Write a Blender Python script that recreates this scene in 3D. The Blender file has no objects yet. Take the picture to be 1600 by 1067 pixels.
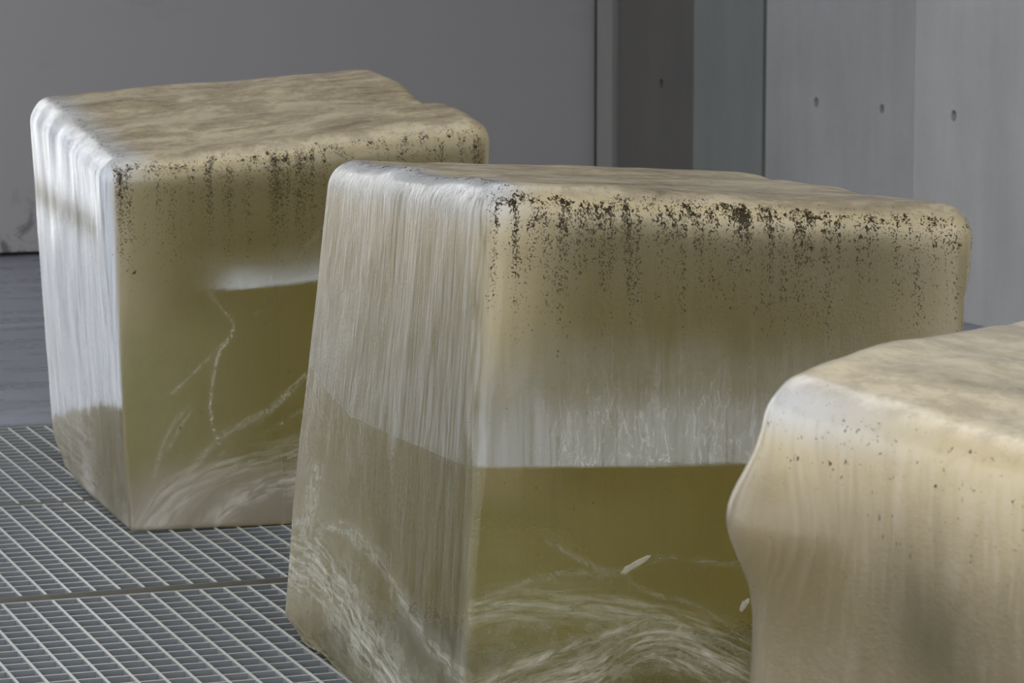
import bpy, math, random
import numpy as np

# ------------------------------------------------------------------ camera, sky, exposure
S = 1.5                      # metres per design unit (the camera height)
sc = bpy.context.scene
COL = sc.collection
cam_d = bpy.data.cameras.new('camera')
cam = bpy.data.objects.new('camera', cam_d)
COL.objects.link(cam)
cam.location = (0, 0, 1.0 * S)
cam.rotation_euler = (math.radians(90 - 7.1636), 0, math.radians(-20.343))
cam_d.sensor_width = 36.0
cam_d.lens = 36.0 * 4750 / 1600
cam_d.clip_start = 0.05
cam_d.dof.use_dof = True
cam_d.dof.focus_distance = 4.15 * S
cam_d.dof.aperture_fstop = 11.0
sc.camera = cam

world = bpy.data.worlds.new('overcast_sky')
sc.world = world
world.use_nodes = True
bg = world.node_tree.nodes['Background']
bg.inputs['Color'].default_value = (0.97, 0.985, 1.0, 1)
bg.inputs['Strength'].default_value = 2.15
sc.view_settings.view_transform = 'Standard'
sc.view_settings.look = 'None'
sc.view_settings.gamma = 1.0
sc.view_settings.use_curve_mapping = False
sc.view_settings.exposure = 0.0
try:
    sc.cycles.use_denoising = True
    sc.cycles.max_bounces = 8
    sc.cycles.use_adaptive_sampling = True
    sc.cycles.adaptive_threshold = 0.04
    sc.cycles.diffuse_bounces = 4
    sc.cycles.transmission_bounces = 8
    sc.cycles.transparent_max_bounces = 12
    sc.cycles.sample_clamp_indirect = 4.0
except Exception:
    pass

rng = random.Random(7)

# ------------------------------------------------------------------ numpy noise
_r = np.random.RandomState(11)
_T = _r.rand(64, 64, 64).astype(np.float32)

def vnoise(x, y, z):
    xi = np.floor(x).astype(int); yi = np.floor(y).astype(int); zi = np.floor(z).astype(int)
    fx = x - xi; fy = y - yi; fz = z - zi
    fx = fx * fx * (3 - 2 * fx); fy = fy * fy * (3 - 2 * fy); fz = fz * fz * (3 - 2 * fz)
    def g(a, b, c): return _T[(xi + a) & 63, (yi + b) & 63, (zi + c) & 63]
    x00 = g(0,0,0) * (1 - fx) + g(1,0,0) * fx
    x10 = g(0,1,0) * (1 - fx) + g(1,1,0) * fx
    x01 = g(0,0,1) * (1 - fx) + g(1,0,1) * fx
    x11 = g(0,1,1) * (1 - fx) + g(1,1,1) * fx
    y0 = x00 * (1 - fy) + x10 * fy
    y1 = x01 * (1 - fy) + x11 * fy
    return (y0 * (1 - fz) + y1 * fz) * 2 - 1

def fbm(x, y, z, o=4):
    s = 0; a = 1.0; t = 0
    for i in range(o):
        s = s + a * vnoise(x * 2**i + 17.3 * i, y * 2**i + 5.1 * i, z * 2**i + 9.7 * i); t += a; a *= 0.5
    return s / t

def sm(a, b, x):
    t = np.clip((x - a) / (b - a), 0, 1)
    return t * t * (3 - 2 * t)

# ------------------------------------------------------------------ node helpers
class NT:
    def __init__(self, name):
        self.m = bpy.data.materials.new(name)
        self.m.use_nodes = True
        self.t = self.m.node_tree
        self.t.nodes.clear()
        self.out = self.t.nodes.new('ShaderNodeOutputMaterial')
    def n(self, kind, **kw):
        nd = self.t.nodes.new('ShaderNode' + kind)
        for k, v in kw.items():
            if k.startswith('_'): setattr(nd, k[1:], v)
        return nd
    def put(self, nd, name, v):
        s = nd.inputs[name]
        if isinstance(v, bpy.types.NodeSocket): self.t.links.new(v, s)
        elif isinstance(v, (tuple, list)) and s.type == 'RGBA' and len(v) == 3: s.default_value = (*v, 1)
        else: s.default_value = v
    def math(self, op, a, b=0.0, c=None, clamp=False):
        nd = self.n('Math', _operation=op, _use_clamp=clamp)
        self.put(nd, 0, a); self.put(nd, 1, b)
        if c is not None: self.put(nd, 2, c)
        return nd.outputs[0]
    def attr(self, name, out='Fac'):
        return self.n('Attribute', _attribute_name=name).outputs[out]
    def vmul(self, v, s):
        nd = self.n('VectorMath', _operation='MULTIPLY')
        self.put(nd, 0, v); self.put(nd, 1, s)
        return nd.outputs[0]
    def noise(self, vec, scale, detail=3.0, rough=0.5, dist=0.0):
        nd = self.n('TexNoise')
        self.put(nd, 'Vector', vec)
        self.put(nd, 'Scale', scale); self.put(nd, 'Detail', detail); self.put(nd, 'Roughness', rough); self.put(nd, 'Distortion', dist)
        return nd.outputs[0]
    def ramp(self, x, a, b, lo=0.0, hi=1.0):
        nd = self.n('MapRange', _interpolation_type='SMOOTHSTEP')
        self.put(nd, 0, x); self.put(nd, 1, a); self.put(nd, 2, b); self.put(nd, 3, lo); self.put(nd, 4, hi)
        return nd.outputs[0]
    def mix(self, f, a, b, mode='MIX'):
        nd = self.n('Mix', _data_type='RGBA', _blend_type=mode, _clamp_factor=True)
        ins = [s for s in nd.inputs if s.type == 'RGBA']
        for s, v in ((nd.inputs[0], f), (ins[0], a), (ins[1], b)):
            if isinstance(v, bpy.types.NodeSocket): self.t.links.new(v, s)
            elif isinstance(v, (tuple, list)): s.default_value = (*v, 1)
            else: s.default_value = v
        return [o for o in nd.outputs if o.type == 'RGBA'][0]
    def mixs(self, f, a, b):
        nd = self.n('MixShader')
        self.put(nd, 0, f); self.put(nd, 1, a); self.put(nd, 2, b)
        return nd.outputs[0]
    def bump(self, h, strength, dist):
        nd = self.n('Bump')
        self.put(nd, 'Height', h); self.put(nd, 'Strength', strength); self.put(nd, 'Distance', dist)
        return nd.outputs[0]
    def done(self, s, vol=None):
        self.t.links.new(s, self.out.inputs['Surface'])
        if vol is not None: self.t.links.new(vol, self.out.inputs['Volume'])
        return self.m

def pos(t): return t.n('NewGeometry').outputs['Position']

# ------------------------------------------------------------------ materials
def mat_concrete(name, col, var=0.25, streak=0.2, rough=0.55):
    t = NT(name)
    p = pos(t)
    n1 = t.noise(p, 0.9, 5, 0.6)
    n2 = t.noise(t.vmul(p, (2.2, 2.2, 0.35)), 2.0, 4, 0.6)
    n3 = t.noise(p, 45, 3, 0.6)
    v = t.math('MULTIPLY_ADD', t.math('SUBTRACT', n1, 0.5), var * 2, 1.0)
    v = t.math('MULTIPLY_ADD', t.math('SUBTRACT', n2, 0.5), streak * 2, v)
    v = t.math('MULTIPLY_ADD', t.math('SUBTRACT', n3, 0.5), 0.14, v)
    c = t.n('VectorMath', _operation='SCALE')
    t.put(c, 0, col); t.put(c, 'Scale', v)
    b = t.n('BsdfPrincipled')
    t.put(b, 'Base Color', c.outputs[0]); t.put(b, 'Roughness', rough)
    t.put(b, 'Normal', t.bump(n3, 0.15, 0.004))
    return t.done(b.outputs[0])

def mat_plain(name, col, rough=0.6, metal=0.0):
    t = NT(name)
    b = t.n('BsdfPrincipled')
    n = t.noise(pos(t), 30, 3, 0.6)
    c = t.mix(n, tuple(x * 0.85 for x in col), tuple(min(1, x * 1.15) for x in col))
    t.put(b, 'Base Color', c); t.put(b, 'Roughness', rough); t.put(b, 'Metallic', metal)
    return t.done(b.outputs[0])

def mat_door():
    t = NT('painted_back_wall')
    p = pos(t)
    n1 = t.noise(p, 0.5, 3, 0.5)
    n2 = t.noise(t.vmul(p, (1, 1, 2.0)), 2.3, 5, 0.62)
    sep = t.n('SeparateXYZ'); t.put(sep, 0, p)
    low = t.ramp(sep.outputs[2], 0.02 * S, 0.30 * S, 1.0, 0.0)
    n4 = t.noise(p, 7.0, 6, 0.65, 0.8)
    scuff = t.math('MULTIPLY', t.ramp(n4, 0.50, 0.62), low)
    c = t.mix(n1, (0.325, 0.315, 0.318), (0.365, 0.355, 0.358))
    c = t.mix(t.ramp(n2, 0.60, 0.80, 0, 0.35), c, (0.22, 0.212, 0.212))
    c = t.mix(t.math('MULTIPLY', scuff, 0.75), c, (0.07, 0.065, 0.06))
    b = t.n('BsdfPrincipled')
    t.put(b, 'Base Color', c); t.put(b, 'Roughness', 0.5)
    return t.done(b.outputs[0])

def mat_darkfloor():
    t = NT('dark_polished_floor')
    p = pos(t)
    n = t.noise(t.vmul(p, (0.6, 2.2, 1)), 2.2, 6, 0.62, 0.6)
    n2 = t.noise(t.vmul(p, (0.5, 3.0, 1)), 6.0, 4, 0.6, 1.2)
    c = t.mix(t.ramp(n, 0.35, 0.7), (0.17, 0.18, 0.22), (0.27, 0.28, 0.33))
    c = t.mix(t.ramp(n2, 0.60, 0.72, 0, 0.5), c, (0.19, 0.19, 0.21))
    b = t.n('BsdfPrincipled')
    t.put(b, 'Base Color', c)
    t.put(b, 'Roughness', t.ramp(n, 0.3, 0.7, 0.2, 0.4))
    return t.done(b.outputs[0])

def mat_zinc():
    t = NT('galvanised_steel')
    p = pos(t)
    n = t.noise(p, 6.0, 3, 0.5)
    n2 = t.noise(p, 60.0, 3, 0.6)
    c = t.mix(n, (0.22, 0.245, 0.27), (0.31, 0.33, 0.345))
    c = t.mix(t.ramp(n2, 0.58, 0.75, 0, 0.5), c, (0.32, 0.30, 0.26))
    # upper edges rubbed bright
    sep = t.n('SeparateXYZ'); t.put(sep, 0, p)
    c = t.mix(t.ramp(sep.outputs[2], -0.0022, -0.0012), c, (0.66, 0.66, 0.63))
    b = t.n('BsdfPrincipled')
    t.put(b, 'Base Color', c); t.put(b, 'Metallic', 0.35); t.put(b, 'Roughness', 0.40)
    return t.done(b.outputs[0])

def mat_block(name, absorb, density, topcol):
    """frosted film over a clear olive body: film (diffuse + translucent) mixed with glass by the frost attribute"""
    t = NT(name)
    P = t.attr('sp', 'Vector')                      # position on the block, design units
    frost = t.attr('frost'); dirt = t.attr('dirt'); streak = t.attr('streak')
    tint = t.attr('tint', 'Color'); top = t.attr('top'); vein = t.attr('vein')
    # vertical streaks / drips
    s1 = t.noise(t.vmul(P, (48, 48, 1.6)), 1.0, 2, 0.6, 0.3)
    s2 = t.noise(t.vmul(P, (190, 190, 4.0)), 1.0, 1, 0.6, 0.2)
    st = t.math('ADD', t.math('MULTIPLY', s1, 0.42), t.math('MULTIPLY', s2, 0.58))
    stc = t.math('SUBTRACT', st, 0.5)
    grain = t.noise(P, 190, 2, 0.65)
    gr = t.math('SUBTRACT', grain, 0.5)
    cloud = t.math('SUBTRACT', t.noise(P, 9, 4, 0.62), 0.5)
    # crackle of white hairlines
    hn = t.noise(t.vmul(P, (75, 75, 20)), 1.0, 2, 0.6, 1.0)
    hair = t.math('MULTIPLY', t.ramp(t.math('ABSOLUTE', t.math('SUBTRACT', hn, 0.5)), 0.0, 0.035, 1.0, 0.0), t.attr('hair'))
    # strands that follow the flow of the fracture clouds
    fl = t.attr('flow', 'Vector')
    sn = t.noise(t.vmul(fl, (85, 6, 1)), 1.0, 5, 0.66, 0.35)
    strand = t.ramp(sn, 0.34, 0.72)
    thread = t.ramp(t.math('ABSOLUTE', t.math('SUBTRACT', sn, 0.5)), 0.0, 0.012, 1.0, 0.0)
    F = t.math('MULTIPLY_ADD', t.math('MULTIPLY', stc, streak), 2.6, frost)
    F = t.math('MULTIPLY_ADD', gr, 0.10, F)
    F = t.math('MULTIPLY_ADD', t.math('MULTIPLY', cloud, t.math('MULTIPLY', frost, t.math('SUBTRACT', 1.0, frost))), 1.0, F)
    F = t.math('MULTIPLY_ADD', hair, 0.5, F)
    vf = t.math('MULTIPLY', vein, t.math('ADD', t.math('MULTIPLY_ADD', strand, 0.70, t.math('MULTIPLY', cloud, 1.0)), t.math('MULTIPLY_ADD', thread, 0.22, 0.14)))
    F = t.math('ADD', F, t.math('MAXIMUM', vf, 0.0), clamp=True)
    crk = t.math('MULTIPLY', t.attr('crack'), t.math('MULTIPLY_ADD', gr, 3.0, t.math('MULTIPLY_ADD', cloud, 1.6, 0.5)), clamp=True)
    F = t.math('MAXIMUM', F, crk)
    # colour of the film
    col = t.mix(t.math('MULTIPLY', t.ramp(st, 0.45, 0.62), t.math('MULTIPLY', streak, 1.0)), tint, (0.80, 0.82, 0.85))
    col = t.mix(t.math('MULTIPLY', t.ramp(st, 0.46, 0.36), t.math('MULTIPLY', streak, 1.2)), col, (0.24, 0.21, 0.15))
    col = t.mix(t.math('MAXIMUM', t.math('MULTIPLY', hair, 0.8), t.math('MAXIMUM', t.math('MULTIPLY', vein, strand), crk)), col, (0.80, 0.77, 0.70))
    # dusty smudges on the top
    d1 = t.noise(t.vmul(P, (7, 11, 7)), 1.0, 6, 0.66, 0.5)
    d2 = t.noise(t.vmul(P, (40, 52, 40)), 1.0, 4, 0.75, 0.5)
    dd = t.math('ADD', t.math('MULTIPLY', d1, 0.65), t.math('MULTIPLY', d2, 0.35))
    sm_ = t.math('MULTIPLY', t.ramp(dd, 0.42, 0.55), top)
    col = t.mix(t.math('MULTIPLY', sm_, 0.85), col, topcol)
    sm2 = t.math('MULTIPLY', t.ramp(dd, 0.54, 0.66), top)
    col = t.mix(t.math('MULTIPLY', sm2, 0.7), col, tuple(x * 0.45 for x in topcol))
    # dark pits and specks
    v1 = t.noise(t.vmul(P, (230, 230, 170)), 1.0, 1, 0.6, 1.2)
    v2 = t.noise(t.vmul(P, (430, 430, 300)), 1.0, 0, 0.6, 0.8)
    drip = t.noise(t.vmul(P, (70, 70, 2.2)), 1.0, 1, 0.5)
    clus = t.noise(P, 38, 1, 0.5)
    amt = t.math('ADD', t.math('MULTIPLY_ADD', drip, 2.6, -0.75), t.math('MULTIPLY', clus, 0.7))
    dirt2 = t.attr('dirt2')
    pa = t.ramp(t.math('ADD', v1, t.math('MULTIPLY_ADD', t.math('MULTIPLY', dirt, amt), 0.27, -0.785)), 0.0, 0.02)
    pb = t.ramp(t.math('ADD', v2, t.math('MULTIPLY_ADD', t.math('MULTIPLY', dirt2, amt), 0.32, -0.88)), 0.0, 0.05)
    pitv = t.math('MAXIMUM', pa, t.math('MULTIPLY', pb, 0.85))
    col = t.mix(pitv, col, (0.055, 0.042, 0.024))
    F = t.math('MAXIMUM', F, t.math('MULTIPLY', pitv, 0.95))
    # relief
    h = t.math('MULTIPLY_ADD', gr, 0.35, t.math('MULTIPLY', t.math('MULTIPLY', stc, streak), 2.2))
    h = t.math('SUBTRACT', h, t.math('MULTIPLY', pitv, 0.6))
    h = t.math('MULTIPLY_ADD', t.noise(P, 60, 2, 0.6), 0.4, h)
    nrm = t.bump(h, 0.25, 0.006)
    dif = t.n('BsdfDiffuse'); t.put(dif, 'Color', col); t.put(dif, 'Normal', nrm)
    tr = t.n('BsdfTranslucent'); t.put(tr, 'Color', col); t.put(tr, 'Normal', nrm)
    film = t.mixs(t.math('MULTIPLY_ADD', top, -0.30, 0.42), dif.outputs[0], tr.outputs[0])
    gl = t.n('BsdfGlossy'); t.put(gl, 'Color', (1, 1, 1)); t.put(gl, 'Roughness', 0.22); t.put(gl, 'Normal', nrm)
    fr = t.n('Fresnel'); t.put(fr, 'IOR', 1.45); t.put(fr, 'Normal', nrm)
    back = t.n('NewGeometry').outputs['Backfacing']
    glossfac = t.math('MULTIPLY', fr.outputs[0], t.math('SUBTRACT', 1.0, back))
    glossfac = t.math('MULTIPLY', glossfac, t.math('SUBTRACT', 1.0, t.math('MULTIPLY', pitv, 0.8)))
    glossfac = t.math('MULTIPLY', glossfac, t.math('SUBTRACT', 1.0, t.math('MULTIPLY', top, 0.55)))
    film = t.mixs(glossfac, film, gl.outputs[0])
    gs = t.n('BsdfGlass'); t.put(gs, 'Color', (1, 1, 1)); t.put(gs, 'Roughness', t.attr('rough')); t.put(gs, 'IOR', 1.45); t.put(gs, 'Normal', nrm)
    surf = t.mixs(F, gs.outputs[0], film)
    va = t.n('VolumeAbsorption'); t.put(va, 'Color', absorb); t.put(va, 'Density', density)
    return t.done(surf, va.outputs[0])

def mat_veil():
    t = NT('white_fracture_veil')
    P = pos(t)
    n = t.noise(P, 22, 6, 0.68, 1.0)
    n2 = t.noise(P, 120, 3, 0.6)
    a = t.attr('alpha')
    f = t.math('MULTIPLY', a, t.math('ADD', t.ramp(n, 0.36, 0.66), t.ramp(n2, 0.60, 0.68, 0, 0.4)), clamp=True)
    dif = t.n('BsdfDiffuse'); t.put(dif, 'Color', (0.86, 0.84, 0.78))
    tr = t.n('BsdfTranslucent'); t.put(tr, 'Color', (0.86, 0.84, 0.78))
    tp = t.n('BsdfTransparent')
    return t.done(t.mixs(f, tp.outputs[0], t.mixs(0.5, dif.outputs[0], tr.outputs[0])))

M = {}
M['zinc'] = mat_zinc()
M['edge'] = mat_plain('dull_brown_grey_steel', (0.20, 0.19, 0.165), 0.5, 0.2)
M['concrete'] = mat_concrete('grey_concrete', (0.30, 0.30, 0.303), 0.32, 0.22, 0.42)
M['concrete_dark'] = mat_concrete('brown_grey_concrete', (0.105, 0.10, 0.092), 0.22, 0.20, 0.5)
M['concrete_lit'] = mat_concrete('lit_grey_concrete', (0.37, 0.368, 0.37), 0.32, 0.22, 0.42)  # the grey concrete again, lightened to paint stronger light near the camera
M['concrete_green'] = mat_concrete('greenish_grey_concrete', (0.182, 0.192, 0.187), 0.2, 0.2, 0.42)
M['concrete_jamb'] = mat_concrete('warm_grey_concrete', (0.25, 0.238, 0.232), 0.12, 0.15, 0.5)
M['joint'] = mat_plain('dark_joint', (0.02, 0.018, 0.016), 0.9)
M['rust'] = mat_plain('rusty_strip', (0.06, 0.035, 0.022), 0.8)
M['hole'] = mat_plain('dark_tie_hole', (0.05, 0.05, 0.05), 0.9)
M['door'] = mat_door()
M['floor'] = mat_darkfloor()
M['pit'] = mat_plain('dark_pit', (0.05, 0.052, 0.055), 0.8)
M['ceil'] = mat_concrete('ceiling_concrete', (0.32, 0.32, 0.32), 0.1, 0.05, 0.7)
M['veil'] = mat_veil()

# ------------------------------------------------------------------ mesh helpers (design units, scaled by S)
def mesh_obj(name, V, Fc, mat, parent=None, smooth=False):
    me = bpy.data.meshes.new(name)
    me.from_pydata([tuple(S * c for c in v) for v in V], [], Fc)
    me.materials.append(mat)
    if smooth: me.shade_smooth()
    o = bpy.data.objects.new(name, me)
    COL.objects.link(o)
    if parent is not None: o.parent = parent
    return o

BF = [(0,3,2,1),(4,5,6,7),(0,1,5,4),(1,2,6,5),(2,3,7,6),(3,0,4,7)]
def boxv(a, b):
    (x0,y0,z0),(x1,y1,z1) = a, b
    return [(x0,y0,z0),(x1,y0,z0),(x1,y1,z0),(x0,y1,z0),(x0,y0,z1),(x1,y0,z1),(x1,y1,z1),(x0,y1,z1)]
def box(name, a, b, mat, parent=None):
    return mesh_obj(name, boxv(a, b), BF, mat, parent)
def boxes(name, lst, mat, parent=None):
    V = []; Fc = []
    for a, b in lst:
        k = len(V); V += boxv(a, b); Fc += [tuple(i + k for i in f) for f in BF]
    return mesh_obj(name, V, Fc, mat, parent)
def tag(o, label=None, cat=None, group=None, kind=None):
    if label: o['label'] = label
    if cat: o['category'] = cat
    if group: o['group'] = group
    if kind: o['kind'] = kind
    return o
def empty(name, loc):
    o = bpy.data.objects.new(name, None)
    o.location = tuple(S * c for c in loc)
    COL.objects.link(o)
    return o

# ------------------------------------------------------------------ the setting
XR, YB, ZC = 4.098, 10.248, 3.0
GX0, GX1, GY0, GY1 = 0.50, 2.66, 1.35, 6.462
# floor with an opening that the gratings fill
tag(boxes('floor', [((-7, GY1, -0.06), (XR + 0.2, YB + 0.3, 0.0)),
                    ((-7, -6, -0.06), (GX0 - 0.012, GY1, 0.0)),
                    ((GX1 + 0.012, -6, -0.06), (XR + 0.2, GY1, 0.0)),
                    ((GX0 - 0.012, -6, -0.06), (GX1 + 0.012, GY0 - 0.012, 0.0))], M['floor']), kind='structure',
    label='dark grey polished floor around the steel grating')
tag(boxes('floor_pit', [((GX0 - 0.1, GY0 - 0.1, -0.22), (GX1 + 0.1, GY1 + 0.1, -0.2))], M['pit']), kind='structure',
    label='dark pit under the steel grating')
# back wall: painted face with a dark shadow gap at the floor; the unseen gateway and far left piece are shaped for the blocks' reflections
wb = tag(boxes('wall_back', [((1.40, YB, 0.012), (XR + 0.02, YB + 0.2, ZC)), ((-4.0, YB, 0.0), (-0.30, YB + 0.2, ZC))], M['door']), kind='structure',
         label='smooth mid grey painted back wall')
box('wall_back_core', (1.42, YB + 0.03, 0.0), (XR + 0.2, YB + 0.19, 0.03), M['joint'], wb).name = 'shadow_gap'
# right wall: dark backing, concrete panels standing in front of it with open joints
wr = tag(box('wall_right', (XR + 0.06, -1.0, 0), (XR + 0.25, YB + 0.25, ZC), M['joint']), kind='structure',
         label='grey concrete panel wall with dark vertical joints')
def panel(name, y0, y1, x, mat, lab, holes=()):
    """concrete panel with conical tie holes sunk into its face"""
    o = box(name, (x, y0, 0), (x + 0.058, y1, ZC - 0.005), mat, wr)
    o['label'] = lab
    for (hy, hz, r) in holes:
        # cut the hole with a boolean so that it is a real recess
        n = 20; V = []; Q = []
        for k in range(n):
            a = 2 * math.pi * k / n
            V.append((x - 0.01, hy + r * math.cos(a), hz + r * math.sin(a)))
        for k in range(n):
            a = 2 * math.pi * k / n
            V.append((x + 0.035, hy + 0.75 * r * math.cos(a), hz + 0.75 * r * math.sin(a)))
        Q = [(k, (k + 1) % n, n + (k + 1) % n, n + k) for k in range(n)]
        Q.append(tuple(reversed(range(n)))); Q.append(tuple(range(n, 2 * n)))
        c = mesh_obj('tie_hole_cutter', V, Q, M['hole'])
        import bmesh
        bm = bmesh.new(); bm.from_mesh(c.data); bmesh.ops.recalc_face_normals(bm, faces=bm.faces); bm.to_mesh(c.data); bm.free()
        md = o.modifiers.new('tie_hole', 'BOOLEAN'); md.object = c; md.operation = 'DIFFERENCE'; md.solver = 'EXACT'
        dg = bpy.context.evaluated_depsgraph_get()
        nm = bpy.data.meshes.new_from_object(o.evaluated_get(dg), depsgraph=dg)
        o.modifiers.clear(); o.data = nm
        bpy.data.objects.remove(c)
        # dark plug in the bottom of the recess
        V = [(x + 0.030, hy + 0.8 * r * math.cos(2 * math.pi * k / n), hz + 0.8 * r * math.sin(2 * math.pi * k / n)) for k in range(n)]
        V += [(x + 0.034, a, b) for _, a, b in V]
        Q = [tuple(range(n)), tuple(reversed(range(n, 2 * n)))] + [(k, n + k, n + (k + 1) % n, (k + 1) % n) for k in range(n)]
        pl = mesh_obj('tie_hole_plug', V, Q, M['hole'], o)
    return o
TH = 0.568
panel('jamb_strip', 10.03, 10.175, XR, M['concrete_jamb'], 'narrow warm grey strip beside the corner')
panel('concrete_panel', 9.312, 9.995, XR + 0.012, M['concrete_dark'], 'dark brownish grey concrete panel', [(9.614, 0.579, 0.017)])
panel('concrete_panel', 8.772, 9.312, XR, M['concrete_green'], 'narrow greenish grey concrete panel')
panel('concrete_panel', -0.9, 7.7515, XR, M['concrete_lit'], 'broad grey concrete panel nearest the camera, lit tone put into its colour', [(7.517, TH, 0.017)])
panel('concrete_panel', 7.753, 8.746, XR, M['concrete'], 'pale grey concrete panel with two tie holes',
      [(8.386, TH, 0.017), (7.950, TH, 0.015)])
box('joint_strip', (XR + 0.035, 8.750, 0.0), (XR + 0.059, 8.768, ZC), M['rust'], wr)['label'] = 'rusty strip deep in the joint'
# ceiling over the hall; the left side and the side behind the camera are open to daylight
# and an unseen opening is added above the blocks to light their tops
CX0, CX1, CY0, CY1 = -1.2, XR + 0.25, 1.2, YB + 0.25
SX0, SX1, SY0, SY1 = 0.7, 2.6, 3.6, 6.2
tag(boxes('ceiling', [((CX0, CY0, ZC), (SX0, CY1, ZC + 0.15)), ((SX1, CY0, ZC), (CX1, CY1, ZC + 0.15)),
                      ((SX0, CY0, ZC), (SX1, SY0, ZC + 0.15)), ((SX0, SY1, ZC), (SX1, CY1, ZC + 0.15))], M['ceil']),
    kind='structure', label='plain concrete ceiling with an opening added to light the block tops')

# ------------------------------------------------------------------ steel gratings
BARW, ROWW, DEP = 0.0042, 0.0025, 0.028
PX, PY = 0.0398, 0.0411
def share(name, src, parent, loc):
    o = src.copy(); o.name = name
    COL.objects.link(o); o.parent = parent
    o.location = tuple(S * c for c in loc)
    return o
labels = {
    0: 'galvanised steel grating panel farthest back, bordering the dark floor',
    1: 'galvanised steel grating panel in the middle, in front of the farthest one',
    2: 'galvanised steel grating panel at the bottom of the picture, nearest visible one',
    3: 'galvanised steel grating panel under the front of the middle block',
    4: 'galvanised steel grating panel under the near cream block',
}
spans = [(5.524, 6.446), (4.700, 5.502), (3.868, 4.656), (3.040, 3.852), (1.360, 3.024)]
bar_x = []
x = 0.954 - PX * 11
while x < GX1 - 0.02:
    bar_x.append(x); x += PX
for k, (y0, y1) in enumerate(spans):
    L = y1 - y0
    g = empty('floor_grating', ((GX0 + GX1) / 2, (y0 + y1) / 2, 0))
    tag(g, labels[k], 'grating', 'steel grating panels')
    cx, cy = (GX0 + GX1) / 2, (y0 + y1) / 2
    src = None
    for xb in bar_x:
        if src is None:
            src = box('cross_bar', (-BARW / 2, -L / 2 + ROWW, -DEP), (BARW / 2, L / 2 - ROWW, 0.0), M['zinc'], g)
            src.location = (S * (xb - cx), 0, 0)
        else:
            share('cross_bar', src, g, (xb - cx, 0, 0))
    nrow = int(round(L / PY))
    step = L / nrow
    src = None
    hx = (bar_x[-1] - bar_x[0]) / 2; mx = (bar_x[-1] + bar_x[0]) / 2 - cx
    for r in range(nrow + 1):
        w = ROWW
        yy = -L / 2 + r * step
        if src is None:
            src = box('bearing_bar', (-hx, -w / 2, -DEP), (hx, w / 2, -0.0006), M['zinc'], g)
            src.location = (S * mx, S * yy, 0)
        else:
            share('bearing_bar', src, g, (mx, yy, 0))
    # solid edge bars closing the panel at its front and back
    e = box('edge_bar', (-hx - 0.004, -0.0025, -DEP - 0.012), (hx + 0.004, 0.0, 0.0), M['edge'], g)
    e.location = (S * mx, S * (-L / 2 - 0.0012), 0)
    share('edge_bar', e, g, (mx, L / 2 + 0.0037, 0))
# angle frame carrying the panels
tag(boxes('trim_1', [((GX0 - 0.011, GY1 - 0.006, -0.06), (GX1 + 0.011, GY1 - 0.001, -0.002))], M['joint']), kind='structure', label='dark steel edge between floor and grating')

# ------------------------------------------------------------------ the blocks
N = 180
def cube_grid():
    idx = {}
    I = np.arange(N + 1)
    a, b = np.meshgrid(I, I, indexing='ij')
    faces = []; pts = []
    def code(i, j, k): return (i * (N + 1) + j) * (N + 1) + k
    quads = []
    for ax, val, flip in ((0,0,1),(0,N,0),(1,0,0),(1,N,1),(2,0,1),(2,N,0)):
        c = np.full_like(a, val)
        tri = [None] * 3
        o = [q for q in range(3) if q != ax]
        tri[ax] = c; tri[o[0]] = a; tri[o[1]] = b
        cd = code(*tri)
        q = np.stack([cd[:-1,:-1], cd[1:,:-1], cd[1:,1:], cd[:-1,1:]], -1).reshape(-1, 4)
        if flip: q = q[:, ::-1]
        quads.append(q)
    quads = np.concatenate(quads)
    u, inv = np.unique(quads, return_inverse=True)
    inv = inv.reshape(-1, 4)
    k = u % (N + 1); j = (u // (N + 1)) % (N + 1); i = u // (N + 1) ** 2
    P = np.stack([i, j, k], -1) / N * 2 - 1
    return P.astype(np.float64), inv
GP, GQ = cube_grid()

def spread(t, k=0.35):           # move samples towards the edges, where the rounding is
    return (1 - k) * t + k * np.sin(t * math.pi / 2)

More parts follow.
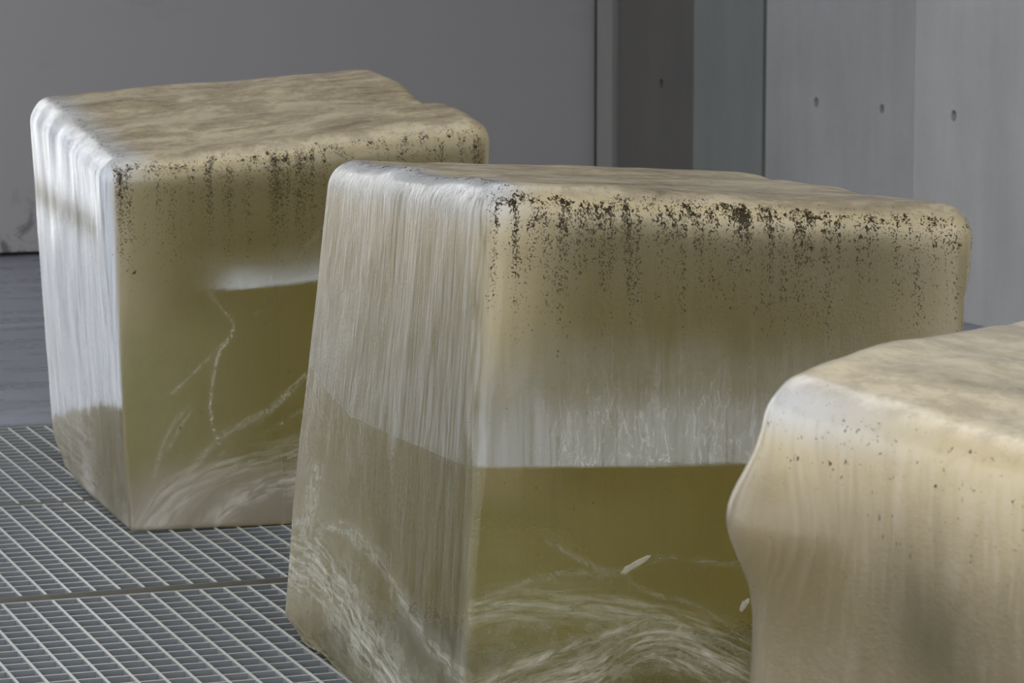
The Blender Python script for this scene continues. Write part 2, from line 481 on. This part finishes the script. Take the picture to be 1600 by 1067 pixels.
def build_body(name, bot, top, rtop, rbot, mat, shape, paint, warp, parent):
    p = spread(GP)
    z01 = (p[:, 2] + 1) / 2
    r = rbot + (rtop - rbot) * sm(0.25, 0.95, z01)
    r = r[:, None]
    q = np.clip(p, -(1 - r), 1 - r)
    d = p - q
    n = d / np.linalg.norm(d, axis=1, keepdims=True)
    e = q + r * n
    a = (e + 1) / 2
    ux, uy, uz = a[:, 0:1], a[:, 1:2], a[:, 2:3]
    bot = np.array([(x, y, 0.0) for x, y in bot]); top = np.array(top)
    def bil(c): return (c[0] * (1 - ux) + c[1] * ux) * (1 - uy) + (c[3] * (1 - ux) + c[2] * ux) * uy
    W = bil(bot) * (1 - uz) + bil(top) * uz
    u, w, v = a[:, 0], a[:, 1], a[:, 2]
    fw = dict(front=sm(0.55, 0.95, -n[:, 1]), left=sm(0.45, 0.85, -n[:, 0]), top=sm(0.55, 0.93, n[:, 2]),
              back=sm(0.4, 0.8, n[:, 1]), right=sm(0.4, 0.8, n[:, 0]), bottom=sm(0.5, 0.9, -n[:, 2]))
    W = warp(u, w, v, W)
    disp = shape(u, w, v, W, n, fw)
    keep = sm(0.0, 0.05, v)
    W2 = W + n * (disp * keep)[:, None]
    W2[:, 2] = np.maximum(W2[:, 2], 0.0)
    at = paint(u, w, v, W, n, fw)
    me = bpy.data.meshes.new(name)
    me.vertices.add(len(W2)); me.vertices.foreach_set('co', (W2 * S).astype(np.float32).ravel())
    me.loops.add(GQ.size); me.loops.foreach_set('vertex_index', GQ.astype(np.int32).ravel())
    me.polygons.add(len(GQ)); me.polygons.foreach_set('loop_start', (np.arange(len(GQ)) * 4).astype(np.int32))
    me.update(calc_edges=True); me.validate()
    me.shade_smooth()
    for k, val in at.items():
        if k == 'flow':
            A = me.attributes.new(k, 'FLOAT_VECTOR', 'POINT'); A.data.foreach_set('vector', val.astype(np.float32).ravel())
        elif val.ndim == 1:
            A = me.attributes.new(k, 'FLOAT', 'POINT'); A.data.foreach_set('value', val.astype(np.float32))
        else:
            A = me.attributes.new(k, 'FLOAT_COLOR', 'POINT')
            A.data.foreach_set('color', np.concatenate([val, np.ones((len(val), 1))], 1).astype(np.float32).ravel())
    A = me.attributes.new('sp', 'FLOAT_VECTOR', 'POINT'); A.data.foreach_set('vector', W.astype(np.float32).ravel())
    me.materials.append(mat)
    o = bpy.data.objects.new(name, me)
    COL.objects.link(o)
    o.parent = parent
    o.matrix_parent_inverse = parent.matrix_basis.inverted()
    return o

CREAM = np.array([0.70, 0.59, 0.375])
SHADE_OCHRE = np.array([0.19, 0.145, 0.06])  # dim block interior painted as a dark brown film
GREEN = np.array([0.40, 0.37, 0.19])
BLUEG = np.array([0.62, 0.645, 0.67])
GREY = np.array([0.60, 0.60, 0.57])
WHITE = np.array([0.74, 0.80, 0.92])  # bluish white of the frost and of the painted sky reflections
PINKG = np.array([0.56, 0.51, 0.44])
def lerp(a, b, t): return a + (b - a) * t[:, None]

def segdist(u, v, pts):
    """distance to a polyline, and the position along it"""
    best = np.full(u.shape, 9.0); along = np.zeros(u.shape)
    L = len(pts) - 1
    for i in range(L):
        (x0, y0), (x1, y1) = pts[i], pts[i + 1]
        dx, dy = x1 - x0, y1 - y0
        t = np.clip(((u - x0) * dx + (v - y0) * dy) / (dx * dx + dy * dy), 0, 1)
        d = np.hypot(u - x0 - t * dx, v - y0 - t * dy)
        m = d < best
        best = np.where(m, d, best); along = np.where(m, (i + t) / L, along)
    return best, along

def line(u, v, pts, w0, w1=None, amp=1.0):
    d, t = segdist(u, v, pts)
    w = w0 + ((w1 if w1 is not None else w0) - w0) * t
    return amp * np.exp(-(d / w) ** 2)

def flow_field(u, v, lst):
    """cloud strength around several paths, with across / along coordinates of the strongest one"""
    V = np.zeros(len(u)); A = np.zeros(len(u)); B = np.zeros(len(u))
    for k, (pts, w0, w1, a) in enumerate(lst):
        pts = [tuple(p) for p in smooth_path(pts, 6)]
        d, t = segdist(u, v, pts)
        w = w0 + (w1 - w0) * t
        val = a * np.exp(-(d / w) ** 2) * sm(0, 0.06, t) * sm(0, 0.06, 1 - t)
        sgn = np.where(v > np.interp(u, *zip(*sorted(pts))), 1, -1)
        m = val > V
        V = np.where(m, val, V); A = np.where(m, sgn * d + 0.37 * k, A); B = np.where(m, t * (1 + 0.1 * k) + 0.31 * k, B)
    return V, A, B

def smooth_path(pts, n=8):
    P = [np.array(p, float) for p in pts]
    P = [2 * P[0] - P[1]] + P + [2 * P[-1] - P[-2]]
    out = []
    for i in range(1, len(P) - 2):
        for k in range(n):
            t = k / n
            a, b, c, d = P[i-1], P[i], P[i+1], P[i+2]
            out.append(0.5 * ((2*b) + (-a + c)*t + (2*a - 5*b + 4*c - d)*t*t + (-a + 3*b - 3*c + d)*t**3))
    out.append(P[-2])
    return out

def make_block(name, label, bot, top, rtop, rbot, mat, shape, paint, warp):
    c = np.mean(np.array(bot), 0)
    root = empty(name, (c[0], c[1], 0))
    tag(root, label, 'block', 'translucent cast blocks on the grating')
    bpy.context.view_layer.update()
    build_body('body', bot, top, rtop, rbot, mat, shape, paint, warp, root)
    return root

def face_point(bot, top, u, v, depth):
    """a point behind the front face of a block: u across, v up, depth into the body"""
    b0, b1, b2, b3 = [np.array((x, y, 0.0)) for x, y in bot]
    t0, t1, t2, t3 = [np.array(t) for t in top]
    f = (b0 * (1 - u) + b1 * u) * (1 - v) + (t0 * (1 - u) + t1 * u) * v
    k = (b3 * (1 - u) + b2 * u) * (1 - v) + (t3 * (1 - u) + t2 * u) * v
    return f + (k - f) * depth

def left_point(bot, top, w, v, depth):
    b0, b1, b2, b3 = [np.array((x, y, 0.0)) for x, y in bot]
    t0, t1, t2, t3 = [np.array(t) for t in top]
    f = (b0 * (1 - w) + b3 * w) * (1 - v) + (t0 * (1 - w) + t3 * w) * v
    k = (b1 * (1 - w) + b2 * w) * (1 - v) + (t1 * (1 - w) + t2 * w) * v
    return f + (k - f) * depth

def veil(root, name, P0, P1, alpha, mat=None, lab=None):
    """thin curved sheet inside a block between two edge paths"""
    n = len(P0); m = 5
    V = []; Fc = []; al = []
    for i in range(n):
        for j in range(m):
            t = j / (m - 1)
            p = P0[i] * (1 - t) + P1[i] * t
            V.append(p)
            al.append(alpha * (math.sin(math.pi * min(1, max(0, (i + 0.5) / n))) ** 0.6) * (1 - 0.75 * abs(t * 2 - 1) ** 2))
    for i in range(n - 1):
        for j in range(m - 1):
            Fc.append((i*m+j, i*m+j+1, (i+1)*m+j+1, (i+1)*m+j))
    me = bpy.data.meshes.new(name)
    me.from_pydata([tuple(S * c for c in v) for v in V], [], Fc)
    me.shade_smooth()
    me.materials.append(mat or M['veil'])
    A = me.attributes.new('alpha', 'FLOAT', 'POINT'); A.data.foreach_set('value', np.array(al, np.float32))
    o = bpy.data.objects.new(name, me); COL.objects.link(o)
    o.parent = root; o.matrix_parent_inverse = root.matrix_basis.inverted()
    if lab: o['label'] = lab
    return o

def warp1(u, w, v, W):           # lower far left corner worn away
    k = sm(0.12, 0.0, v) ** 1.5 * sm(0.6, 1.0, w) * sm(0.6, 0.0, u)
    return W + np.stack([0.012 * k, -0.035 * k, 0 * k], 1)
def warp2(u, w, v, W):           # lower left corner broken off
    x, y, z = W.T
    nz = 0.7 + 0.5 * fbm(x * 9, y * 9, z * 12, 3)
    k = sm(0.05, 0.0, v + 0.015 * fbm(x * 14, y * 14, z * 2, 2)) * sm(0.50, 0.95, w) * sm(0.5, 0.0, u) * nz
    return W + np.stack([0.030 * k, -0.045 * k, 0 * k], 1)
def warp3(u, w, v, W):
    return W

# ---- far block
B1b = [(1.199, 5.168), (1.831, 5.105), (1.86, 5.86), (1.222, 5.915)]
B1t = [(1.162, 5.17, 0.652), (1.868, 5.11, 0.716), (1.884, 5.86, 0.792), (1.178, 5.92, 0.735)]
def shape1(u, w, v, W, n, fw):
    x, y, z = W.T
    d = 0.006 * fbm(x * 4, y * 4, z * 3, 3) + 0.0018 * fbm(x * 16, y * 16, z * 6, 2)
    d += fw['top'] * (0.007 * fbm(x * 3 + 4, y * 7, z * 3, 3))
    # shallow steps across the top that break the far right outline
    d -= sm(0.80, 0.97, v) * sm(0.55, 0.95, u) * 0.020 * (sm(0.30, 0.38, w) - sm(0.40, 0.75, w))
    return d
def paint1(u, w, v, W, n, fw):
    x, y, z = W.T
    f1 = fbm(x * 7, y * 7, z * 7, 4); f2 = fbm(x * 22 + 3, y * 22, z * 9, 3)
    fr, lf, tp = fw['front'], fw['left'], fw['top']
    # front
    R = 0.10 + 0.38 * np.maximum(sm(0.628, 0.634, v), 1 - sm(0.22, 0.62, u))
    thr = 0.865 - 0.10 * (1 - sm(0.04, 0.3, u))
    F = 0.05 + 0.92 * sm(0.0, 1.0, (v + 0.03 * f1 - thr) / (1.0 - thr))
    F = np.maximum(F, 0.46 * sm(0.64, 0.76, v))  # dim interior behind the upper front, painted with the dark film
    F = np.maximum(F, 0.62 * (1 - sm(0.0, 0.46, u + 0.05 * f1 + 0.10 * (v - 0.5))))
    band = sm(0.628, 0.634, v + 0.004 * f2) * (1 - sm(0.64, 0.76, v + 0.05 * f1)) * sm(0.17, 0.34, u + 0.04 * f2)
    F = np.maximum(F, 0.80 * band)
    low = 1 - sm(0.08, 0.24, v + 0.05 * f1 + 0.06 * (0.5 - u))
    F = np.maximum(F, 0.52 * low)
    T = lerp(np.tile(SHADE_OCHRE, (len(u), 1)), np.tile(CREAM, (len(u), 1)), np.maximum(sm(0.88, 0.98, v), 0.7 * (1 - sm(0.0, 0.25, u))))
    T = lerp(T, np.tile(GREEN, (len(u), 1)), 1 - sm(0.5, 0.63, v))
    T = lerp(T, np.tile(BLUEG * 1.25, (len(u), 1)), band)
    T = lerp(T, np.tile(PINKG, (len(u), 1)), low)
    V, A, B = flow_field(u + 0.010 * f2, v + 0.012 * f1, [
        ([(0.02, -0.05), (0.10, 0.06), (0.20, 0.13), (0.32, 0.17), (0.45, 0.19), (0.60, 0.24)], 0.045, 0.05, 0.8),
        ([(0.20, -0.05), (0.26, 0.04), (0.34, 0.085), (0.44, 0.12), (0.60, 0.13)], 0.035, 0.04, 0.9)])
    C = np.zeros(len(u))
    for pts, wd, am in (
        ([(0.25, 0.62), (0.28, 0.58), (0.31, 0.54), (0.29, 0.50), (0.255, 0.47), (0.20, 0.42), (0.14, 0.37)], 0.0055, 0.8),
        ([(0.30, 0.505), (0.262, 0.455), (0.245, 0.37), (0.24, 0.31), (0.25, 0.25), (0.26, 0.21)], 0.006, 1.1),
        ([(0.18, 0.33), (0.135, 0.28), (0.10, 0.21), (0.08, 0.15)], 0.005, 0.8),
        ([(0.19, 0.32), (0.155, 0.275), (0.12, 0.22)], 0.005, 0.7),
        ([(0.10, 0.05), (0.175, 0.155), (0.21, 0.195), (0.26, 0.235), (0.33, 0.28), (0.40, 0.305), (0.49, 0.38), (0.6, 0.44)], 0.010, 0.8),
        ([(0.16, 0.12), (0.21, 0.19), (0.26, 0.22), (0.365, 0.245), (0.40, 0.25), (0.48, 0.295), (0.6, 0.34)], 0.008, 0.7),
        ([(0.56, 0.78), (0.52, 0.74), (0.44, 0.64), (0.37, 0.56)], 0.006, 0.45)):
        C = np.maximum(C, line(u + 0.006 * f2, v + 0.006 * f2, [tuple(p) for p in smooth_path(pts, 5)], wd, wd, am))
    C *= fr
    # left
    film = sm(-0.012, 0.016, v - (0.353 - 0.227 * w) + 0.025 * f2)  # frost film with the bright reflection painted in, down to its lower edge
    Fl = 0.22 + 0.66 * film
    Fl -= 0.55 * film * np.exp(-((v - 0.80 + 0.05 * w) / 0.045) ** 2) * sm(0.05, 0.2, w)  # dark bar of that reflection, painted as thinner film
    Fl += 0.35 * sm(0.22, 0.05, v) * sm(-0.2, 0.4, f1)
    Tl = lerp(np.tile(PINKG * 0.95, (len(u), 1)), np.tile(WHITE, (len(u), 1)), film)
    F = F * (1 - lf) + Fl * lf; T = lerp(T, Tl, lf)
    V *= (1 - lf)
    hair = band * 0.5 * (1 - lf)
    V += lf * (1 - film) * 0.55 * sm(0.1, 0.6, w + 0.3 * f1)
    # back and right: thick frost; top: dusty cream
    o = np.maximum(fw['back'], fw['right'])
    F = F * (1 - o) + 0.85 * o
    T = lerp(T, np.tile(CREAM, (len(u), 1)), o)
    T = lerp(T, T * 1.12, sm(0.86, 0.97, v) * fr)
    F = F * (1 - tp) + 0.98 * tp; T = lerp(T, np.tile(np.array([0.49, 0.42, 0.29]), (len(u), 1)), tp)
    F = np.maximum(F, 0.5 * fw['bottom'])
    # sky highlight painted white on the rounded upper edge towards the left
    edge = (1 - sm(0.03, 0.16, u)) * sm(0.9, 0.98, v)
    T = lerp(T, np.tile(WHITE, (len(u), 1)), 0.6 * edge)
    dirt = (1 - lf) * (1 - tp * 0.75) * sm(0.84, 0.985, v) * (0.75 + 0.3 * f1) * (1 - o * 0.5)
    dirt = np.maximum(dirt, 0.62 * np.exp(-((u - 0.055) / 0.03) ** 2) * sm(0.55, 0.75, v) * (1 - lf))
    dirt2 = (1 - lf) * (1 - tp * 0.8) * sm(0.48, 0.96, v) * (0.9 + 0.25 * f1) * (1 - 0.4 * o)
    streak = lf * (0.25 + 0.25 * film) + (1 - lf) * (1 - tp) * 0.05
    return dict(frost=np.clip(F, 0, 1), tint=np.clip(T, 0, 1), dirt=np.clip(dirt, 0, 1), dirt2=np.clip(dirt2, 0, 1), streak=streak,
                rough=R, top=tp * (1 - 0.8 * edge), vein=np.clip(V, 0, 1), hair=hair, crack=C, flow=np.stack([A, B, 0 * A], 1))

# ---- middle block
B2b = [(1.238, 3.529), (1.90, 3.437), (1.90, 4.25), (1.208, 4.26)]
B2t = [(1.276, 3.55, 0.724), (1.932, 3.46, 0.678), (1.958, 4.25, 0.677), (1.298, 4.30, 0.71)]
def shape2(u, w, v, W, n, fw):
    x, y, z = W.T
    d = 0.006 * fbm(x * 4 + 9, y * 4, z * 3, 3) + 0.0016 * fbm(x * 16, y * 16, z * 6, 2)
    d += fw['top'] * (0.006 * fbm(x * 3 + 14, y * 7, z * 3, 3))
    d -= 0.010 * fw['right'] * np.exp(-((v - 0.80) / 0.05) ** 2)
    return d
def paint2(u, w, v, W, n, fw):
    x, y, z = W.T
    f1 = fbm(x * 7 + 5, y * 7, z * 7, 4); f2 = fbm(x * 22 + 8, y * 22, z * 9, 3)
    fr, lf, tp = fw['front'], fw['left'], fw['top']
    one = np.ones(len(u))
    R = 0.06 + 0.42 * sm(0.0, 0.006, v - 0.505 - 0.012 * u)
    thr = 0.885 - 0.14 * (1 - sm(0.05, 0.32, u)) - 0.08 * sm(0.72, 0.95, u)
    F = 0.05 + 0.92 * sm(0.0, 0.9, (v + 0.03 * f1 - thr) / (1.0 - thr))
    F = np.maximum(F, 0.46 * sm(0.52, 0.74, v))  # dark film here paints the shaded inside of the block
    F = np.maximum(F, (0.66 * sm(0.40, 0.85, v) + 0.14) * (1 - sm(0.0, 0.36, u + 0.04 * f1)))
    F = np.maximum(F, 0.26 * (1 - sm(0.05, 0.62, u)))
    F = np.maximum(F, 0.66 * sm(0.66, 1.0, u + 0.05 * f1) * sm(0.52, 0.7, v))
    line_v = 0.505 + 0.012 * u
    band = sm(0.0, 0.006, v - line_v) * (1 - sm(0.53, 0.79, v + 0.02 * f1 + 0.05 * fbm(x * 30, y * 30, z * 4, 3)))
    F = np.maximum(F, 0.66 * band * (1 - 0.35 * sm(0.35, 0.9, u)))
    T = lerp(np.tile(SHADE_OCHRE, (len(u), 1)), np.tile(CREAM, (len(u), 1)), np.maximum(sm(0.90, 0.98, v), 1 - sm(0.02, 0.24, u)))
    T = lerp(T, np.tile(CREAM * 0.9, (len(u), 1)), sm(0.75, 0.95, u) * 0.7)
    T = lerp(T, np.tile((BLUEG + GREY) * 0.54, (len(u), 1)), np.minimum(1, 1.3 * band) * (1.0 - 0.4 * sm(0.45, 0.9, u)))
    T = lerp(T, np.tile(GREEN, (len(u), 1)), 1 - sm(0.42, 0.5, v))
    V, A, B = flow_field(u + 0.010 * f2, v + 0.012 * f1, [
        ([(-0.05, 0.24), (0.06, 0.265), (0.18, 0.265), (0.30, 0.25), (0.42, 0.235), (0.52, 0.20), (0.66, 0.13)], 0.030, 0.030, 0.75),
        ([(-0.05, 0.10), (0.05, 0.13), (0.14, 0.165), (0.22, 0.19), (0.30, 0.22), (0.38, 0.245)], 0.022, 0.016, 0.8),
        ([(-0.05, 0.05), (0.08, 0.09), (0.18, 0.12), (0.26, 0.15), (0.34, 0.19), (0.44, 0.19), (0.54, 0.14), (0.66, 0.07)], 0.050, 0.035, 0.95),
        ([(0.12, 0.02), (0.22, 0.09), (0.30, 0.155), (0.40, 0.165), (0.50, 0.12), (0.62, 0.04)], 0.030, 0.030, 0.8)])
    C = np.zeros(len(u))
    for pts, wd, am in (
        ([(0.145, 0.40), (0.165, 0.385), (0.20, 0.355), (0.25, 0.325), (0.29, 0.31)], 0.005, 0.42),
        ([(0.355, 0.337), (0.43, 0.328), (0.60, 0.325)], 0.004, 0.35),
        ([(0.0, 0.275), (0.08, 0.29), (0.16, 0.305), (0.22, 0.305), (0.29, 0.30)], 0.008, 0.4),
        ([(0.31, 0.30), (0.345, 0.265), (0.40, 0.25), (0.47, 0.225), (0.55, 0.17)], 0.008, 0.35)):
        C = np.maximum(C, line(u + 0.005 * f2, v + 0.005 * f2, [tuple(p) for p in smooth_path(pts, 5)], wd, wd, am))
    C *= fr
    # left
    lv = 0.505 + 0.0 * w
    bl = sm(0.0, 0.006, v - lv - 0.35 * np.maximum(0, w - 0.62) ** 1.5 )
    Fl = 0.13 + 0.23 * bl + 0.36 * sm(0.76, 1.0, v)
    Tl = lerp(np.tile(np.array([0.56, 0.565, 0.47]), (len(u), 1)), np.tile(GREY * 0.74, (len(u), 1)), bl)
    Tl = lerp(Tl, np.tile(CREAM * 1.08, (len(u), 1)), 0.8 * sm(0.55, 0.9, v))
    R = R * (1 - lf) + (0.08 + 0.40 * bl) * lf
    Vl, Al, Bl = flow_field(w + 0.04 * f2, v + 0.015 * f1, [
        ([(1.10, 0.17), (0.85, 0.185), (0.65, 0.155), (0.45, 0.09), (0.2, 0.02), (0.0, -0.02)], 0.085, 0.055, 1.0),
        ([(1.05, 0.24), (0.7, 0.285), (0.45, 0.27), (0.25, 0.20), (-0.05, 0.12)], 0.022, 0.025, 0.6),
        ([(0.85, 0.40), (0.86, 0.28), (0.93, 0.16)], 0.05, 0.08, 0.7)])
    A = np.where(lf > 0.5, Al, A); B = np.where(lf > 0.5, Bl * 2, B)
    hair = 0.6 * band * sm(0.06, 0.2, u) * (1 - lf) * (1 - 0.5 * sm(0.4, 0.8, u))
    F = F * (1 - lf) + Fl * lf; T = lerp(T, Tl, lf); V = V * (1 - lf) + Vl * lf
    o = np.maximum(fw['back'], fw['right'])
    F = F * (1 - o) + 0.85 * o
    T = lerp(T, np.tile(CREAM, (len(u), 1)), o)
    T = lerp(T, T * 1.12, sm(0.86, 0.97, v) * fr)
    F = F * (1 - tp) + 0.98 * tp; T = lerp(T, np.tile(np.array([0.49, 0.42, 0.29]), (len(u), 1)), tp)
    F = np.maximum(F, 0.5 * fw['bottom'])
    edge = (1 - sm(0.02, 0.13, u + 0.03 * f2)) * sm(0.9, 0.98, v)  # rim highlight along the upper left edge, painted as white tint
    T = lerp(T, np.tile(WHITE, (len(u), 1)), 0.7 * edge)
    dirt = (1 - lf) * (1 - tp * 0.8) * sm(0.85, 0.985, v) * (0.95 + 0.3 * f1)
    dirt = np.maximum(dirt, 0.8 * np.exp(-((u - 0.05) / 0.04) ** 2) * sm(0.72, 0.9, v) * (1 - lf))
    dirt2 = (1 - lf) * (1 - tp * 0.8) * sm(0.58, 0.97, v) * (0.95 + 0.25 * f1)
    streak = lf * (0.20 + 0.22 * bl) + (1 - lf) * (1 - tp) * (0.06 + 0.14 * band)
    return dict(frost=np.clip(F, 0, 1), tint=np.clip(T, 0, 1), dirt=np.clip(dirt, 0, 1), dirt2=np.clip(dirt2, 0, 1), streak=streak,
                rough=R, top=tp * (1 - 0.9 * edge), vein=np.clip(V, 0, 1), hair=hair, crack=C, flow=np.stack([A, B, 0 * A], 1))

# ---- near block
B3b = [(1.082, 2.41), (1.53, 1.87), (2.12, 2.32), (1.69, 2.86)]
B3t = [(1.134, 2.446, 0.632), (1.541, 1.902, 0.524), (2.102, 2.338, 0.52), (1.694, 2.869, 0.627)]
def shape3(u, w, v, W, n, fw):
    x, y, z = W.T
    d = 0.008 * fbm(x * 4 + 19, y * 4, z * 3, 3) + 0.002 * fbm(x * 14, y * 14, z * 6, 2)
    d += fw['top'] * (0.008 * fbm(x * 4 + 24, y * 6, z * 3, 3) + 0.012 * np.sin(np.pi * np.clip(w, 0, 1)))
    d += 0.045 * np.exp(-((v - 0.80) / 0.085) ** 2) * np.maximum(sm(0.2, 0.0, u) * (1 - fw['top']), 0) * sm(0.25, 0.0, w)
    return d
def paint3(u, w, v, W, n, fw):
    x, y, z = W.T
    f1 = fbm(x * 6 + 25, y * 6, z * 6, 4); f2 = fbm(x * 18 + 8, y * 18, z * 7, 3)
    tp = fw['top']
    R = 0.4 + 0 * u
    F = 0.42 + 0.54 * sm(0.62, 0.96, v + 0.10 * f1)
    F = F - 0.42 * np.exp(-((u - 0.27) / 0.07) ** 2 - ((v - 0.70 + 0.6 * (u - 0.27)) / 0.10) ** 2)
    T = lerp(np.tile(np.array([0.36, 0.285, 0.165]), (len(u), 1)), np.tile(CREAM * 1.06, (len(u), 1)), sm(0.72, 0.98, v + 0.06 * f1))
    o = np.maximum(fw['back'], fw['right'])
    F = F * (1 - o) + 0.85 * o
    F = F * (1 - tp) + 0.98 * tp; T = lerp(T, np.tile(np.array([0.86, 0.75, 0.55]), (len(u), 1)), tp)
    edge = (1 - sm(0.02, 0.30, u)) * sm(0.90, 0.97, v) * (1 - sm(0.02, 0.08, w))  # bright highlight of the front ridge, put into the tint
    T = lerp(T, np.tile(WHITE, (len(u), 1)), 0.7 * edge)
    dirt = 0.30 * sm(0.6, 0.95, v) * (1 - tp)
    dirt2 = 0.2 * dirt
    streak = 0.09 * (1 - tp)
    return dict(frost=np.clip(F, 0, 1), tint=np.clip(T, 0, 1), dirt=np.clip(dirt, 0, 1), dirt2=np.clip(dirt2, 0, 1), streak=streak,
                rough=R, top=tp * 0.45, vein=np.zeros(len(u)), hair=np.zeros(len(u)), crack=np.zeros(len(u)), flow=np.zeros((len(u), 3)))

OLIVE = (0.75, 0.725, 0.28)
M['block1'] = mat_block('olive_translucent_casting', OLIVE, 1.5, (0.30, 0.245, 0.16))
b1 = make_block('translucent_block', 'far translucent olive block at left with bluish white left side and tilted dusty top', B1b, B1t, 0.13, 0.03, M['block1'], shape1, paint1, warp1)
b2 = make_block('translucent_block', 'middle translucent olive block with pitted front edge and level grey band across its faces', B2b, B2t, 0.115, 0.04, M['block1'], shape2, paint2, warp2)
b3 = make_block('translucent_block', 'near cream block at right, cut off by the frame, with smooth waxy sides', B3b, B3t, 0.13, 0.10, M['block1'], shape3, paint3, warp3)

# ---- fracture veils and flakes enclosed in the blocks
def front_veil(root, bot, top, pts, width, d0, d1, alpha):
    path = smooth_path(pts)
    P0 = [face_point(bot, top, p[0], p[1] - width * 0.5, d0) for p in path]
    P1 = [face_point(bot, top, p[0] + 0.01, p[1] + width * 0.5, d1) for p in path]
    veil(root, 'fracture_veil', P0, P1, alpha)
front_veil(b1, B1b, B1t, [(0.10, 0.05), (0.20, 0.17), (0.28, 0.24), (0.38, 0.28), (0.50, 0.36)], 0.03, 0.03, 0.09, 0.8)
front_veil(b1, B1b, B1t, [(0.06, 0.06), (0.16, 0.09), (0.28, 0.12), (0.40, 0.14), (0.55, 0.18)], 0.12, 0.02, 0.12, 0.9)
front_veil(b1, B1b, B1t, [(0.08, 0.14), (0.11, 0.24), (0.18, 0.34)], 0.02, 0.02, 0.06, 0.7)
front_veil(b2, B2b, B2t, [(0.02, 0.16), (0.15, 0.22), (0.30, 0.21), (0.45, 0.18), (0.62, 0.10)], 0.09, 0.02, 0.12, 0.75)
front_veil(b2, B2b, B2t, [(0.02, 0.02), (0.12, 0.10), (0.25, 0.12), (0.40, 0.16), (0.60, 0.06)], 0.12, 0.03, 0.15, 0.7)
for pts, wd, al in (
    ([(0.14, 0.385), (0.17, 0.37), (0.21, 0.345), (0.29, 0.315)], 0.012, 0.5),
    ([(0.365, 0.348), (0.45, 0.335), (0.60, 0.33)], 0.006, 0.5),
    ([(0.02, 0.27), (0.10, 0.30), (0.20, 0.32), (0.29, 0.31)], 0.014, 0.6),
    ([(0.31, 0.315), (0.36, 0.28), (0.45, 0.255), (0.54, 0.20)], 0.010, 0.5)):
    front_veil(b2, B2b, B2t, pts, wd, 0.012, 0.03, al)
front_veil(b2, B2b, B2t, [(0.14, 0.38), (0.22, 0.345), (0.30, 0.315), (0.40, 0.34), (0.62, 0.31)], 0.012, 0.02, 0.06, 0.5)
path = smooth_path([(0.97, 0.17), (0.75, 0.16), (0.5, 0.10), (0.25, 0.03), (0.1, 0.01)])
veil(b2, 'fracture_veil', [left_point(B2b, B2t, p[0], max(0.01, p[1] - 0.06), 0.02) for p in path],
     [left_point(B2b, B2t, p[0] - 0.03, p[1] + 0.06, 0.15) for p in path], 0.8)
def flake(root, c, ax, r, seed):
    rr = random.Random(seed)
    V = []; 
    nseg, nr = 7, 6
    for i in range(nseg + 1):
        t = i / nseg
        rad = r * (0.35 + 0.65 * (1 - t)) * (0.15 if i in (0, nseg) else 1) * rr.uniform(0.8, 1.2)
        for k in range(nr):
            a = 2 * math.pi * k / nr
            V.append((c[0] + ax[0] * t + rad * 0.35 * rr.uniform(.7, 1.2) * math.sin(a),
                      c[1] + ax[1] * t + rad * 0.5 * math.sin(a) * 0.4,
                      c[2] + ax[2] * t + rad * math.cos(a) * rr.uniform(.7, 1.2)))
    Fc = [(i*nr+k, i*nr+(k+1) % nr, (i+1)*nr+(k+1) % nr, (i+1)*nr+k) for i in range(nseg) for k in range(nr)]
    Fc += [tuple(reversed(range(nr))), tuple(range(nseg*nr, nseg*nr+nr))]
    o = mesh_obj('enclosed_flake', V, Fc, M['flake'], None)
    o.parent = root; o.matrix_parent_inverse = root.matrix_basis.inverted()
    return o
M['flake'] = mat_plain('white_flake', (0.85, 0.82, 0.70), 0.6)
c = face_point(B2b, B2t, 0.305, 0.318, 0.012); e = face_point(B2b, B2t, 0.365, 0.348, 0.016)
flake(b2, c, e - c, 0.007, 1)
c = face_point(B2b, B2t, 0.42, 0.205, 0.012); e = face_point(B2b, B2t, 0.432, 0.222, 0.014)
flake(b2, c, e - c, 0.006, 2)
c = face_point(B2b, B2t, 0.545, 0.245, 0.014); e = face_point(B2b, B2t, 0.565, 0.262, 0.016)
flake(b2, c, e - c, 0.008, 3)
